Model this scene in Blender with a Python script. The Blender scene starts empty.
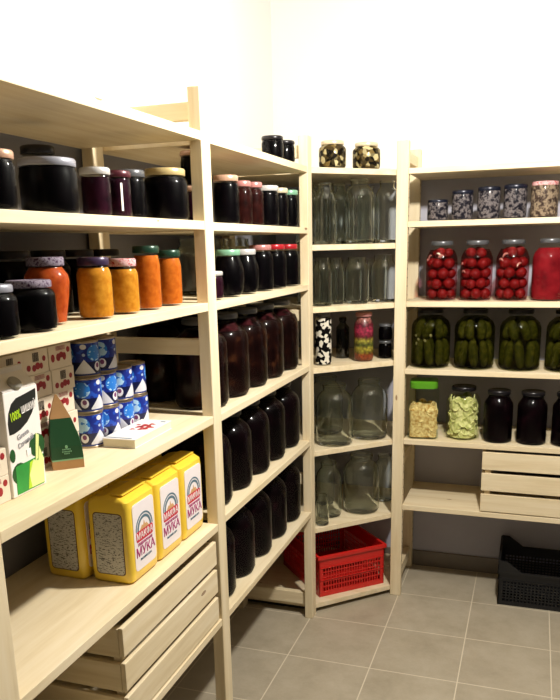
import bpy, bmesh, math, random
from mathutils import Vector, Matrix
random.seed(7)
PI = math.pi
SC = bpy.context.scene
COL = SC.collection

# ------------------------------------------------------------------ camera
p, r, yw = 0.2445, -0.0219, 0.3321
fw = Vector((-math.sin(yw)*math.cos(p), math.cos(yw)*math.cos(p), -math.sin(p)))
rt = Vector((math.cos(yw), math.sin(yw), 0)); up = rt.cross(fw)
rt2 = rt*math.cos(r) + up*math.sin(r); up2 = -rt*math.sin(r) + up*math.cos(r)
cam = bpy.data.cameras.new('camera'); cam_o = bpy.data.objects.new('camera', cam); COL.objects.link(cam_o)
M4 = Matrix((rt2, up2, -fw)).transposed().to_4x4(); M4.translation = Vector((0.7532, -1.67, 1.4287))
cam_o.matrix_world = M4
cam.sensor_width = 36; cam.lens = 736.3/700*36; cam.shift_y = 80/700
cam.clip_start = 0.02
SC.camera = cam_o

# ------------------------------------------------------------------ light
world = bpy.data.worlds.new('world'); SC.world = world; world.use_nodes = True
world.node_tree.nodes['Background'].inputs[0].default_value = (0.02, 0.022, 0.03, 1)
world.node_tree.nodes['Background'].inputs[1].default_value = 1.0
LAMP = Vector((0.79, -0.025, 2.05))
ld = bpy.data.lights.new('ceiling_bulb_light', 'POINT'); ld.energy = 122; ld.color = (1.0, 0.945, 0.85)
ld.shadow_soft_size = 0.04
lo = bpy.data.objects.new('ceiling_bulb_light', ld); COL.objects.link(lo); lo.location = LAMP
SC.view_settings.view_transform = 'Standard'; SC.view_settings.look = 'None'
SC.view_settings.exposure = 0.0; SC.view_settings.gamma = 1.0
SC.view_settings.use_curve_mapping = False
try:
    SC.cycles.transparent_max_bounces = 32
    SC.cycles.max_bounces = 18; SC.cycles.transmission_bounces = 18; SC.cycles.diffuse_bounces = 4; SC.cycles.glossy_bounces = 6
    SC.cycles.sample_clamp_indirect = 4
except Exception:
    pass

# ------------------------------------------------------------------ node helpers
class NT:
    def __init__(s, name):
        s.m = bpy.data.materials.new(name); s.m.use_nodes = True
        s.t = s.m.node_tree; s.t.nodes.clear()
        s.out = s.n('ShaderNodeOutputMaterial')
    def n(s, ty, **kw):
        nd = s.t.nodes.new(ty)
        for k, v in kw.items(): setattr(nd, k, v)
        return nd
    def inp(s, nd, i, v):
        if hasattr(v, 'default_value') and hasattr(v, 'is_output'): s.t.links.new(v, nd.inputs[i])
        else: nd.inputs[i].default_value = v
    def math(s, op, a, b=0.0, c=None):
        nd = s.n('ShaderNodeMath', operation=op); s.inp(nd, 0, a); s.inp(nd, 1, b)
        if c is not None: s.inp(nd, 2, c)
        return nd.outputs[0]
    def mix(s, f, a, b):
        nd = s.n('ShaderNodeMix', data_type='RGBA'); s.inp(nd, 0, f)
        s.inp(nd, 6, a); s.inp(nd, 7, b); return nd.outputs[2]
    def coord(s, kind='Object'):
        return s.n('ShaderNodeTexCoord').outputs[kind]
    def xyz(s, v):
        nd = s.n('ShaderNodeSeparateXYZ'); s.inp(nd, 0, v); return nd.outputs
    def scale(s, v, sc, rnd=True):
        nd = s.n('ShaderNodeMapping'); s.inp(nd, 0, v); nd.inputs['Scale'].default_value = sc
        if rnd:
            oi = s.n('ShaderNodeObjectInfo'); ml = s.math('MULTIPLY', oi.outputs['Random'], 37.0)
            cb = s.n('ShaderNodeCombineXYZ'); s.inp(cb, 0, ml); s.inp(cb, 1, ml); s.inp(cb, 2, ml)
            s.t.links.new(cb.outputs[0], nd.inputs['Location'])
        return nd.outputs[0]
    def noise(s, v, sc=5.0, det=3.0, rough=.5):
        nd = s.n('ShaderNodeTexNoise'); s.inp(nd, 'Vector', v); nd.inputs['Scale'].default_value = sc
        nd.inputs['Detail'].default_value = det; nd.inputs['Roughness'].default_value = rough
        return nd.outputs[0]
    def ramp(s, f, stops):
        nd = s.n('ShaderNodeValToRGB'); s.inp(nd, 0, f); e = nd.color_ramp.elements
        while len(e) < len(stops): e.new(0.5)
        for el, (ps, c) in zip(e, stops): el.position = ps; el.color = (*c, 1)
        return nd.outputs[0]
    def bump(s, h, st=.2, d=.002):
        nd = s.n('ShaderNodeBump'); s.inp(nd, 'Height', h); nd.inputs['Strength'].default_value = st
        nd.inputs['Distance'].default_value = d; return nd.outputs[0]
    def bsdf(s, col, rough=.5, metal=0.0, normal=None, spec=.5, coat=0.0, trans=0.0):
        nd = s.n('ShaderNodeBsdfPrincipled'); s.inp(nd, 'Base Color', col if not isinstance(col, tuple) else (*col[:3], 1))
        s.inp(nd, 'Roughness', rough); s.inp(nd, 'Metallic', metal); s.inp(nd, 'Specular IOR Level', spec)
        s.inp(nd, 'Coat Weight', coat)
        if normal is not None: s.inp(nd, 'Normal', normal)
        s.t.links.new(nd.outputs[0], s.out.inputs[0]); return nd

def rgb(a, b, c):  # sRGB 0-255 to linear
    f = lambda v: ((v/255+.055)/1.055)**2.4 if v > 10 else v/255/12.92
    return (f(a), f(b), f(c))
def c4(c): return (*c, 1)
_cache = {}
def plain(name, col, rough=.5, metal=0.0, coat=0.0, var=.12, sc=30):
    if name in _cache: return _cache[name]
    k = NT(name); nz = k.noise(k.scale(k.coord(), (1, 1, 1)), sc, 3)
    cc = k.mix(nz, c4([c*(1-var) for c in col]), c4([min(1, c*(1+var)) for c in col]))
    k.bsdf(cc, rough, metal, coat=coat); _cache[name] = k.m; return k.m

def wood(axis):
    k = NT('pine_wood_' + axis); s = {'x': (2.0, 26, 26), 'y': (26, 2.0, 26), 'z': (26, 26, 2.0)}[axis]
    co = k.coord(); v = k.scale(co, s)
    g = k.noise(v, 1.3, 4, .6); g2 = k.noise(v, 6, 2)
    base = k.ramp(g, [(0.25, rgb(214, 195, 156)), (0.5, rgb(232, 217, 184)), (0.75, rgb(240, 228, 202))])
    c = k.mix(k.math('MULTIPLY', g2, .35), base, c4(rgb(214, 192, 150)))
    kn = k.n('ShaderNodeTexVoronoi'); s2 = {'x': (3, 9, 9), 'y': (9, 3, 9), 'z': (9, 9, 3)}[axis]
    k.inp(kn, 'Vector', k.scale(co, s2)); kn.inputs['Scale'].default_value = 1.0
    kf = k.math('LESS_THAN', kn.outputs['Distance'], .05)
    c = k.mix(k.math('MULTIPLY', kf, .75), c, c4(rgb(120, 78, 40)))
    k.bsdf(c, .55, normal=k.bump(g2, .12, .001), spec=.3); return k.m
WX, WY, WZ = wood('x'), wood('y'), wood('z')

def glass(name, tint=(.95, .96, .95), f0=.008, gain=.4):
    k = NT(name); tr = k.n('ShaderNodeBsdfTransparent'); tr.inputs[0].default_value = c4(tint)
    gl = k.n('ShaderNodeBsdfGlossy'); gl.inputs['Roughness'].default_value = .07; gl.inputs[0].default_value = (1, 1, 1, 1)
    lw = k.n('ShaderNodeLayerWeight'); lw.inputs[0].default_value = .5
    f = k.math('MULTIPLY', k.math('POWER', lw.outputs['Facing'], 4.0), .55*gain)
    f = k.math('ADD', f, f0); mx = k.n('ShaderNodeMixShader'); k.inp(mx, 0, f)
    k.t.links.new(tr.outputs[0], mx.inputs[1]); k.t.links.new(gl.outputs[0], mx.inputs[2])
    k.t.links.new(mx.outputs[0], k.out.inputs[0]); return k.m
GLASS = glass('clear_jar_glass')
def real_glass(name, col=(.97, .985, .96)):
    k = NT(name); g_ = k.n('ShaderNodeBsdfGlass'); g_.inputs['Color'].default_value = c4(col); g_.inputs['Roughness'].default_value = .015
    g_.inputs['IOR'].default_value = 1.48; k.t.links.new(g_.outputs[0], k.out.inputs[0]); return k.m
GLASS_E = real_glass('empty_jar_glass')
def brine(name, tint): 
    k = NT(name); tr = k.n('ShaderNodeBsdfTransparent'); tr.inputs[0].default_value = c4(tint)
    k.t.links.new(tr.outputs[0], k.out.inputs[0]); return k.m
def thick_glass():
    k = NT('thick_greenish_glass'); tr = k.n('ShaderNodeBsdfTransparent'); tr.inputs[0].default_value = (.8, .82, .7, 1)
    df = k.n('ShaderNodeBsdfPrincipled'); df.inputs['Base Color'].default_value = c4(rgb(226, 218, 168)); df.inputs['Roughness'].default_value = .15
    nz = k.noise(k.scale(k.coord(), (1, 1, 1)), 85, 1)
    f = k.math('MULTIPLY', k.math('MAXIMUM', k.math('SUBTRACT', nz, .40), 0.0), 3.4); mx = k.n('ShaderNodeMixShader'); k.inp(mx, 0, f)
    k.t.links.new(tr.outputs[0], mx.inputs[1]); k.t.links.new(df.outputs[0], mx.inputs[2])
    k.t.links.new(mx.outputs[0], k.out.inputs[0]); return k.m
TGLASS = thick_glass()

def mottled(name, stops, sc=60, rough=.35, cells=False):
    if name in _cache: return _cache[name]
    k = NT(name); v = k.scale(k.coord(), (1, 1, 1))
    if cells:
        nd = k.n('ShaderNodeTexVoronoi'); k.inp(nd, 'Vector', v); nd.inputs['Scale'].default_value = sc
        sp = k.n('ShaderNodeSeparateColor'); k.t.links.new(nd.outputs['Color'], sp.inputs[0]); f = sp.outputs[0]
    else: f = k.noise(v, sc, 3, .6)
    k.bsdf(k.ramp(f, stops), rough, spec=.03); _cache[name] = k.m; return k.m
BLACK_JAM = mottled('black_currant_jam', [(0.3, (.0006, .0006, .0009)), (.8, (.002, .001, .002))], 40, .4)
PLUM_JAM = mottled('plum_jam', [(0.3, (.006, .0015, .004)), (.8, (.03, .005, .014))], 40, .4)
CHERRY = mottled('cherry_jam', [(0.3, (.006, .0015, .0015)), (.75, (.030, .006, .005))], 45, .4)
COMPOTE = mottled('dark_berry_compote', [(0.35, (.001, .0005, .0007)), (.62, (.004, .001, .002)), (.8, (.022, .005, .009))], 22, .4)
BROWNC = mottled('brown_fruit_compote', [(0.35, (.003, .0008, .0009)), (.58, (.010, .0025, .002)), (.8, (.06, .02, .008))], 26, .4)
ORANGE = mottled('orange_vegetable_puree', [(0.3, rgb(160, 76, 20)), (.7, rgb(194, 106, 34))], 70, .45)
YELLOW = mottled('yellow_orange_puree', [(0.3, rgb(172, 106, 26)), (.7, rgb(204, 142, 46))], 70, .45)
REDOR = mottled('red_orange_puree', [(0.3, rgb(146, 56, 22)), (.7, rgb(182, 82, 34))], 70, .45)
TOMSAUCE = mottled('peeled_tomatoes_in_juice', [(0.3, rgb(84, 12, 18)), (.7, rgb(134, 26, 34))], 22, .35)

LIDM = {}
def lidmat(n):
    D = dict(copper=(196, 158, 134), silver=(150, 152, 164), white=(196, 194, 192), purple=(58, 44, 74), maroon=(80, 34, 44),
             dark=(26, 24, 28), gold=(190, 170, 120), red=(176, 34, 44), green=(30, 62, 48), pink=(190, 130, 126), cream=(214, 200, 170),
             brightgreen=(96, 170, 40), blueblack=(24, 28, 44), mint=(128, 178, 148), greyd=(90, 92, 96))
    if n not in LIDM:
        if n in ('pattern', 'redpattern'):
            a = (rgb(150, 142, 156), rgb(60, 36, 62)) if n == 'pattern' else (rgb(216, 190, 190), rgb(170, 40, 50))
            LIDM[n] = mottled('printed_lid_' + n, [(.35, a[1]), (.5, a[0]), (.65, a[1])], 160, .3)
        else: LIDM[n] = plain('painted_lid_' + n, rgb(*D[n]), .3, .25, var=.1)
    return LIDM[n]

# ------------------------------------------------------------------ mesh helpers
def box(bm, x0, x1, y0, y1, z0, z1):
    vs = [bm.verts.new((x, y, z)) for x in (x0, x1) for y in (y0, y1) for z in (z0, z1)]
    for f in ((0, 1, 3, 2), (4, 6, 7, 5), (0, 4, 5, 1), (2, 3, 7, 6), (0, 2, 6, 4), (1, 5, 7, 3)):
        bm.faces.new([vs[i] for i in f])
    return vs
def lathe(bm, prof, seg=32, cx=0, cy=0, close_bottom=True, close_top=True):
    rings = []
    for (rr, z) in prof:
        rings.append([bm.verts.new((cx+rr*math.cos(2*PI*i/seg), cy+rr*math.sin(2*PI*i/seg), z)) for i in range(seg)])
    for a, b in zip(rings, rings[1:]):
        for i in range(seg):
            j = (i+1) % seg; bm.faces.new((a[i], a[j], b[j], b[i]))
    if close_bottom: bm.faces.new(rings[0][::-1])
    if close_top: bm.faces.new(rings[-1])
def prism(bm, pts, axis, a, b):
    """polygon pts (2D) extruded from a to b along axis"""
    def mk(u, v, w): return {'x': (w, u, v), 'y': (u, w, v), 'z': (u, v, w)}[axis]
    A = [bm.verts.new(mk(u, v, a)) for u, v in pts]; B = [bm.verts.new(mk(u, v, b)) for u, v in pts]
    n = len(pts)
    bm.faces.new(A[::-1]); bm.faces.new(B)
    for i in range(n): bm.faces.new((A[i], A[(i+1) % n], B[(i+1) % n], B[i]))
def obj(name, bm, mat, parent=None, smooth=False, bev=0, loc=None, rot=None, seg=2):
    bmesh.ops.recalc_face_normals(bm, faces=bm.faces)
    me = bpy.data.meshes.new(name); bm.to_mesh(me); bm.free()
    me.materials.append(mat)
    if smooth:
        for f in me.polygons: f.use_smooth = True
    o = bpy.data.objects.new(name, me); COL.objects.link(o)
    if parent: o.parent = parent
    if loc: o.location = loc
    if rot: o.rotation_euler = rot
    if bev:
        md = o.modifiers.new('bevel', 'BEVEL'); md.width = bev; md.segments = seg; md.limit_method = 'ANGLE'
    if smooth and not bev:
        try:
            me.set_sharp_from_angle(angle=math.radians(40))
        except Exception: pass
    return o
def tag(o, label, cat, group=None):
    o['label'] = label; o['category'] = cat
    if group: o['group'] = group
    return o
def thing(name, label, cat, loc=(0, 0, 0), rz=0, group=None):
    o = bpy.data.objects.new(name, None); COL.objects.link(o); o.empty_display_size = .02
    o.location = loc; o.rotation_euler = (0, 0, rz); return tag(o, label, cat, group)
def struct(name, bm, mat, **k):
    o = obj(name, bm, mat, **k); o['kind'] = 'structure'; return o
def bx(name, dims, mat, parent=None, bev=0.0, **k):
    bm = bmesh.new(); box(bm, *dims); return obj(name, bm, mat, parent, bev=bev, **k)
def text(name, s, size, mat, parent, loc, rot, bold=.0, sx=1.0, depth=.0003):
    cu = bpy.data.curves.new(name, 'FONT'); cu.body = s; cu.size = size; cu.align_x = 'CENTER'; cu.align_y = 'CENTER'
    cu.offset = bold; cu.extrude = depth; cu.resolution_u = 2
    t = bpy.data.objects.new(name + '_tmp', cu); COL.objects.link(t)
    dg = bpy.context.evaluated_depsgraph_get(); dg.update()
    me = bpy.data.meshes.new_from_object(t.evaluated_get(dg)); bpy.data.objects.remove(t)
    me.name = name; me.materials.clear(); me.materials.append(mat)
    o = bpy.data.objects.new(name, me); COL.objects.link(o); o.parent = parent
    o.location = loc; o.rotation_euler = rot; o.scale = (sx, 1, 1); return o
FX = (PI/2, 0, PI/2)        # text lying on a face that looks to +x
FNY = (PI/2, 0, 0)          # text lying on a face that looks to -y

# ------------------------------------------------------------------ the room
XL, YB, XR, YF, ZC = -0.335, 1.485, 2.5, -3.0, 2.5
T, TX, TY = 0.2979, -0.0119, 1.1775
def tile_mat():
    k = NT('grey_stone_floor_tiles'); v = k.coord(); X = k.xyz(v)
    def d(c, o):
        f = k.math('FRACT', k.math('DIVIDE', k.math('SUBTRACT', c, o-60*T), T))
        return k.math('MINIMUM', f, k.math('SUBTRACT', 1.0, f))
    g = k.math('LESS_THAN', k.math('MINIMUM', d(X[0], TX), d(X[1], TY)), .0035/T*.55)
    cell = k.n('ShaderNodeCombineXYZ')
    k.inp(cell, 0, k.math('FLOOR', k.math('DIVIDE', k.math('SUBTRACT', X[0], TX-60*T), T)))
    k.inp(cell, 1, k.math('FLOOR', k.math('DIVIDE', k.math('SUBTRACT', X[1], TY-60*T), T)))
    wn = k.n('ShaderNodeTexWhiteNoise'); k.t.links.new(cell.outputs[0], wn.inputs[0])
    n1 = k.noise(v, 7, 5, .65); n2 = k.noise(v, 120, 2)
    c = k.ramp(n1, [(.3, rgb(166, 156, 136)), (.5, rgb(180, 170, 150)), (.7, rgb(190, 181, 162))])
    c = k.mix(k.math('MULTIPLY', wn.outputs[0], .25), c, c4(rgb(164, 152, 132)))
    c = k.mix(k.math('MULTIPLY', n2, .12), c, c4(rgb(90, 84, 74)))
    col = k.mix(g, c, c4(rgb(214, 204, 182)))
    k.bsdf(col, k.math('ADD', .42, k.math('MULTIPLY', g, .3)), normal=k.bump(k.math('SUBTRACT', n2, g), .1, .002)); return k.m
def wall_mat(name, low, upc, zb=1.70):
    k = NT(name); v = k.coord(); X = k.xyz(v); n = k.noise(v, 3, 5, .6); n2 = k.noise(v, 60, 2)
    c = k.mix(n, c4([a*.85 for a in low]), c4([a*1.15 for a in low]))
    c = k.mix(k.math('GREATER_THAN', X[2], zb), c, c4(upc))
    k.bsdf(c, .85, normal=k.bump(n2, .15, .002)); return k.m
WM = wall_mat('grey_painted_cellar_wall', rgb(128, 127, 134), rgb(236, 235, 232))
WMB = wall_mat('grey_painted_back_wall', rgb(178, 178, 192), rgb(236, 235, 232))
WMO = wall_mat('plain_cellar_wall', rgb(78, 74, 70), rgb(100, 96, 90))
bm = bmesh.new(); box(bm, XL-.1, XR+.1, YF-.1, YB+.1, -.1, 0); struct('floor', bm, tile_mat())
bm = bmesh.new(); box(bm, XL-.1, XR+.1, YF-.1, YB+.1, ZC, ZC+.1); struct('ceiling', bm, plain('white_ceiling_paint', rgb(150, 146, 140), .9))
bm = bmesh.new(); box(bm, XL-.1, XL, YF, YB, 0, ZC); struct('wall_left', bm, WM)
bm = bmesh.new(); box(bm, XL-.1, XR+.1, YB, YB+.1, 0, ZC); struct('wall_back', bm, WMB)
bm = bmesh.new(); box(bm, XR, XR+.1, YF, YB, 0, ZC); struct('wall_right', bm, WMO)
bm = bmesh.new(); box(bm, XL-.1, XR+.1, YF-.1, YF, 0, ZC); struct('wall_front', bm, WMO)
BBM = plain('dark_grey_skirting_tile', rgb(120, 112, 102), .5)
bm = bmesh.new(); box(bm, XL, XR, YB-.009, YB, 0, .072); struct('baseboard_back', bm, BBM, bev=.001)
bm = bmesh.new(); box(bm, XL, XL+.009, YF, YB-.01, 0, .072); struct('baseboard_left', bm, BBM, bev=.001)

# ceiling lamp above the middle of the room (out of the picture)
t = thing('ceiling_lamp', 'white round ceiling lamp holder in the middle of the cellar ceiling', 'lamp', (LAMP.x, LAMP.y, ZC))
bm = bmesh.new(); lathe(bm, [(.055, -.0), (.055, -.02), (.03, -.035), (.008, -.04)], 32); obj('ceiling_rose', bm, plain('white_plastic', rgb(230, 228, 222), .4), t, True)
bm = bmesh.new(); lathe(bm, [(.003, -.04), (.003, -.20)], 8); obj('cord', bm, plain('black_cord', (.01, .01, .01), .5), t, True)
bm = bmesh.new(); lathe(bm, [(.018, -.20), (.022, -.21), (.022, -.255)], 24); obj('bulb_socket', bm, plain('white_plastic', (1, 1, 1)), t, True)

# ------------------------------------------------------------------ shelving
PT, PWD = .032, .05       # post depth along x, width along y
ZT = 1.79
HOLE = plain('dark_drill_hole', (.02, .012, .006), .9)
def post(parent, x0, x1, y0, y1, z1=ZT):
    return bx('post', (x0, x1, y0, y1, 0, z1), WZ, parent, .0025)
def rail(parent, dims, m): return bx('rail', dims, m, parent, .002)
def peg_holes(parent, side, x, y, inner=1):
    bm = bmesh.new()
    for i in range(50):
        z = .12 + i*.032
        if side == 'x':
            vs = [bm.verts.new((x+inner*.0004, y+.0028*math.cos(a), z+.0028*math.sin(a))) for a in [k*PI/4 for k in range(8)]]
        else:
            vs = [bm.verts.new((x+.0028*math.cos(a), y-.0004, z+.0028*math.sin(a))) for a in [k*PI/4 for k in range(8)]]
        f = bm.faces.new(vs); e = bmesh.ops.extrude_face_region(bm, geom=[f])
        for v in [q for q in e['geom'] if isinstance(q, bmesh.types.BMVert)]:
            if side == 'x': v.co.x -= inner*.0006
            else: v.co.y += .0006
    o = obj('peg_holes', bm, HOLE, parent); o['kind'] = 'stuff'; return o
RZ = [(.05, .10), (.55, .59), (1.166, 1.206), (1.72, 1.76)]
def frame_left(parent, y0, y1, xf=0.0):
    post(parent, xf-PT, xf, y0, y1); post(parent, -.325, -.325+PT, y0, y1)
    ym = (y0+y1)/2
    for a, b in RZ: rail(parent, (-.325+PT, xf-PT, ym-.012, ym+.012, a, b), WX)
def shelf_y(parent, y0, y1, z, x0=-.327, x1=-.001, t=.02):
    return bx('shelf', (x0, x1, y0, y1, z, z+t), WY, parent, .0012)
ZA = [1.672, 1.471, 1.278, .993, .702, .427]
UA = thing('wooden_shelving_unit', 'pale pine shelving unit on the left wall holding purees, juice carton and flour', 'shelving unit')
frame_left(UA, -.86, -.81); frame_left(UA, 0, .05)
for z in ZA: shelf_y(UA, -.8095, -.0005, z)
UB = thing('wooden_shelving_unit', 'pale pine shelving unit holding rows of dark jars, between flour shelf and corner', 'shelving unit')
frame_left(UB, .86, .91)
for z in [1.670, 1.469, 1.276, .9885, .708, .427]: shelf_y(UB, .0505, .8595, z)
# corner unit: five-sided shelves between the two frames
UC = thing('wooden_corner_shelving', 'pale pine corner shelves with diagonal fronts, holding empty glass jars and red basket', 'corner shelving')
ZCn = [1.672, 1.411, 1.191, .969, .651, .340, .0205]
for z in ZCn:
    bm = bmesh.new(); prism(bm, [(-.325, .911), (-.001, .911), (.2505, 1.156), (.2505, 1.478), (-.325, 1.478)], 'z', z, z+.02)
    obj('shelf', bm, WX, UC, bev=.0012)
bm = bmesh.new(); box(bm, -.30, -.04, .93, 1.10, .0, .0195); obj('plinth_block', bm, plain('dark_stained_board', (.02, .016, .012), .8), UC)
# back unit
UD = thing('wooden_shelving_unit', 'pale pine shelving unit on the back wall holding tomatoes, cucumbers and slatted box', 'shelving unit')
def frame_back(parent, x0, x1):
    post(parent, x0, x1, 1.152, 1.152+PT); post(parent, x0, x1, 1.444, 1.476)
    xm = (x0+x1)/2
    for a, b in RZ: rail(parent, (xm-.012, xm+.012, 1.152+PT, 1.444, a, b), WY)
frame_back(UD, .2515, .2955); frame_back(UD, 1.11, 1.154)
peg_holes(UD, 'x', .2955, 1.170); peg_holes(UD, 'x', .2955, 1.457)
ZD = [1.674, 1.4869, 1.1954, .9378, .6567, .3815]
for z in ZD: bx('shelf', (.296, 1.1095, 1.153, 1.478, z, z+.02), WX, UD, .0012)

# ------------------------------------------------------------------ slatted boxes
def slat_box(label, x, y, z, L, D, H, along):
    """along='y': long front looks to +x ; along='x': long front looks to -y"""
    t = thing('slatted_wooden_box', label, 'wooden box', (x, y, z), PI/2 if along == 'y' else 0)
    # local: front at y=0 looking -y, length on x 0..L, depth y 0..D
    hs = (H-.034)/3
    for i in range(3):
        za = .004 + i*(hs+.015)
        bx('slat', (0, L, 0, .011, za, za+hs), WX, t, .0015)
        bx('slat', (0, L, D-.011, D, za, za+hs), WX, t, .0015)
        for xa in (.0, L-.011): bx('slat', (xa, xa+.011, .012, D-.012, za-.0035, za+hs-.0035), WY, t, .0015)
    for xa in (.012, L-.034):
        for ya in (.012, D-.034): bx('corner_block', (xa, xa+.022, ya, ya+.022, .0, H-.012), WZ, t, .001)
    bx('bottom_board', (.012, L-.012, .035, D-.035, .0005, .008), WX, t, .001)
    return t
slat_box('slatted pine box under the flour, front of three pale boards', -.004, -.49, .4475, .478, .30, .229, 'y')
slat_box('slatted pine box on the back wall unit beneath dark jars', .600, 1.154, .402, .48, .30, .243, 'x')

# ------------------------------------------------------------------ jars
def prof(r, h, rn, shape='jar'):
    if shape == 'big':      # three litre jar
        return [(r*.80, 0), (r*.93, .004), (r, .016), (r, h*.66), (r*.985, h*.72), (r*.90, h*.79), (rn*1.22, h*.855), (rn, h*.89), (rn, h*.955), (rn*1.05, h*.96), (rn*1.05, h*.985), (rn*.98, h)]
    if shape == 'taper':    # wide shoulder, narrower base
        return [(r*.66, 0), (r*.74, .004), (r*.80, .02), (r*.93, h*.42), (r, h*.64), (r*.96, h*.74), (rn*1.08, h*.84), (rn, h*.87), (rn, h)]
    if shape == 'straight':
        return [(r*.86, 0), (r*.97, .003), (r, .01), (r, h*.86), (r*.97, h*.9), (rn, h*.93), (rn, h)]
    if shape == 'belly':
        return [(r*.7, 0), (r*.8, .004), (r*.93, .02), (r, h*.4), (r*.97, h*.6), (r*.86, h*.74), (rn*1.05, h*.84), (rn, h*.88), (rn, h)]
    return [(r*.84, 0), (r*.95, .003), (r, .012), (r, h*.70), (r*.97, h*.76), (rn*1.08, h*.85), (rn, h*.88), (rn, h)]
def clip(pf, zt, inset):
    """the inside of the glass, filled up to height zt"""
    out = []
    pf = [(max(.002, a-inset), max(b, .0035)) for a, b in pf]
    for (a, b), (a2, b2) in zip(pf, pf[1:]):
        out.append((a, b))
        if b2 >= zt:
            if b2 > b: out.append((a+(a2-a)*(zt-b)/(b2-b), zt))
            break
    else: out.append(pf[-1])
    return out
def make_jar(label, x, y, z, r, h, rn=None, lid=None, fill=None, level=.86, shape='jar', group=None, gm=None, cat='jar', name='jar', seg=32, sq=False):
    rn = rn or r*.74
    t = thing(name, label, cat, (x, y, z+.0008), random.uniform(-.3, .3) if not sq else 0, group)
    pf = prof(r, h, rn, shape)
    bm = bmesh.new()
    if gm is GLASS_E:      # empty jar: real wall thickness and a thick bottom
        pin = [(max(.003, a-.0028), b) for a, b in pf if b > .012][::-1]
        lathe(bm, pf + [(pin[0][0], pf[-1][1]-.0004)] + pin[1:] + [(pin[-1][0]*.97, .011), (pin[-1][0]*.7, .0075), (.004, .0095)], 40)
    else: lathe(bm, pf, seg, close_top=False)
    # rolled glass rim and threads
    obj('glass_body', bm, gm or GLASS, t, True)
    if fill is not None:
        bm = bmesh.new(); lathe(bm, clip(pf, h*level, .0022), seg); obj('contents', bm, fill, t, True)
    if lid:
        bm = bmesh.new(); R = rn+.0022; hl = min(.014, h*.13)
        lathe(bm, [(R, h-hl), (R+.001, h-hl+.0012), (R+.001, h-.001), (R-.001, h+.0015), (R-.005, h+.0018), (R-.007, h+.0008), (.004, h+.0008)], seg)
        obj('lid', bm, lidmat(lid), t, True)
    return t
ORD = ['first', 'second', 'third', 'fourth', 'fifth', 'sixth', 'seventh', 'eighth']

# left unit, top row (z 1.491)
Z1 = 1.491
make_jar('small dark jar with copper lid at the left picture edge, top left shelf', -.05, -.672, Z1, .033, .088, .028, 'copper', BLACK_JAM, .85)
make_jar('wide black jam jar under a broad light grey lid on the top left shelf', -.066, -.512, Z1, .052, .091, .046, 'silver', BLACK_JAM, .86)
make_jar('tall black jar standing behind the wide light grey lidded jar', -.185, -.37, Z1, .04, .135, .03, 'dark', BLACK_JAM, .85)
make_jar('narrow plum coloured jar with white lid on the top left shelf', -.058, -.374, Z1, .029, .088, .026, 'white', PLUM_JAM, .82)
tj = make_jar('plum coloured jar with patterned maroon lid and white paper strip', -.057, -.300, Z1, .030, .088, .027, 'maroon', PLUM_JAM, .84)
bx('label_strip', (.0296, .0306, -.0185, -.0135, .012, .065), plain('white_paper', rgb(235, 232, 225), .7), tj, 0); tj.rotation_euler = (0, 0, -.25)
make_jar('black jar with dull grey lid, set back beside the gold lidded jar', -.10, -.175, Z1, .038, .102, .033, 'greyd', BLACK_JAM, .86)
make_jar('wide black jam jar with pale gold lid beside the post, top left shelf', -.066, -.066, Z1, .052, .112, .043, 'gold', BLACK_JAM, .84)
# second row (z 1.298)
Z2 = 1.2985
make_jar('squat black jar with silver printed lid at the left picture edge, puree shelf', -.045, -.720, Z2, .042, .080, .032, 'silver', BLACK_JAM, .84)
make_jar('squat black jar with mottled purple lid, left of the tapered orange jar', -.050, -.617, Z2, .044, .082, .034, 'pattern', BLACK_JAM, .84)
make_jar('red orange puree in a tapered jar with purple printed lid', -.085, -.518, Z2, .042, .118, .030, 'pattern', REDOR, .86, 'taper')
make_jar('yellow orange puree jar with dark purple lid, left of the red lid', -.062, -.398, Z2, .036, .115, .028, 'purple', YELLOW, .84, seg=12)
make_jar('yellow orange puree jar with red lid, in the middle of the row', -.062, -.290, Z2, .034, .110, .026, 'redpattern', YELLOW, .82, seg=12)
make_jar('tall orange puree jar with dark green lid, next to the red lidded jar', -.060, -.190, Z2, .031, .135, .026, 'green', ORANGE, .86)
make_jar('orange puree jar with green lid, nearest the post', -.066, -.075, Z2, .032, .125, .026, 'green', ORANGE, .86)
for i, (yy, rr, hh) in enumerate([(-.70, .045, .115), (-.59, .045, .12), (-.46, .048, .13), (-.34, .045, .13), (-.235, .045, .13), (-.125, .045, .13)]):
    make_jar('dark jar in the shade behind the puree jars, %s from the left' % ORD[i], -.205, yy, Z2, rr, hh, rr*.72, 'dark', BLACK_JAM, .86, group='dark jars behind the puree jars')

# middle unit, first row (z 1.489)
Z1b = 1.4895
g = 'jars on the upper shelf right of the post'
make_jar('dark jar with copper lid, lower of two stacked beside the post', -.066, .092, Z1b, .034, .086, .03, 'copper', PLUM_JAM, .85)
make_jar('dark jar with copper lid, upper of two stacked beside the post', -.066, .092, Z1b+.0885, .034, .080, .03, 'copper', BLACK_JAM, .85)
make_jar('tall dark jar with wide copper coloured lid beside the stacked pair', -.056, .270, Z1b, .036, .125, .031, 'copper', BLACK_JAM, .86)
make_jar('narrow reddish jar with pink lid, left of two, upper shelf', -.050, .375, Z1b, .029, .118, .022, 'pink', CHERRY, .86)
make_jar('narrow reddish jar with pink lid, right of two, upper shelf', -.050, .468, Z1b, .030, .121, .022, 'pink', CHERRY, .86)
make_jar('black jar under a broad white lid right of the reddish jars', -.050, .580, Z1b, .038, .118, .034, 'white', BLACK_JAM, .86)
make_jar('narrow black jar with cream lid, upper shelf, second from the corner', -.046, .686, Z1b, .031, .118, .026, 'cream', BLACK_JAM, .86)
make_jar('narrow black jar with mint lid, upper shelf, closest to the corner', -.046, .795, Z1b, .031, .118, .026, 'mint', BLACK_JAM, .86)
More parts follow.
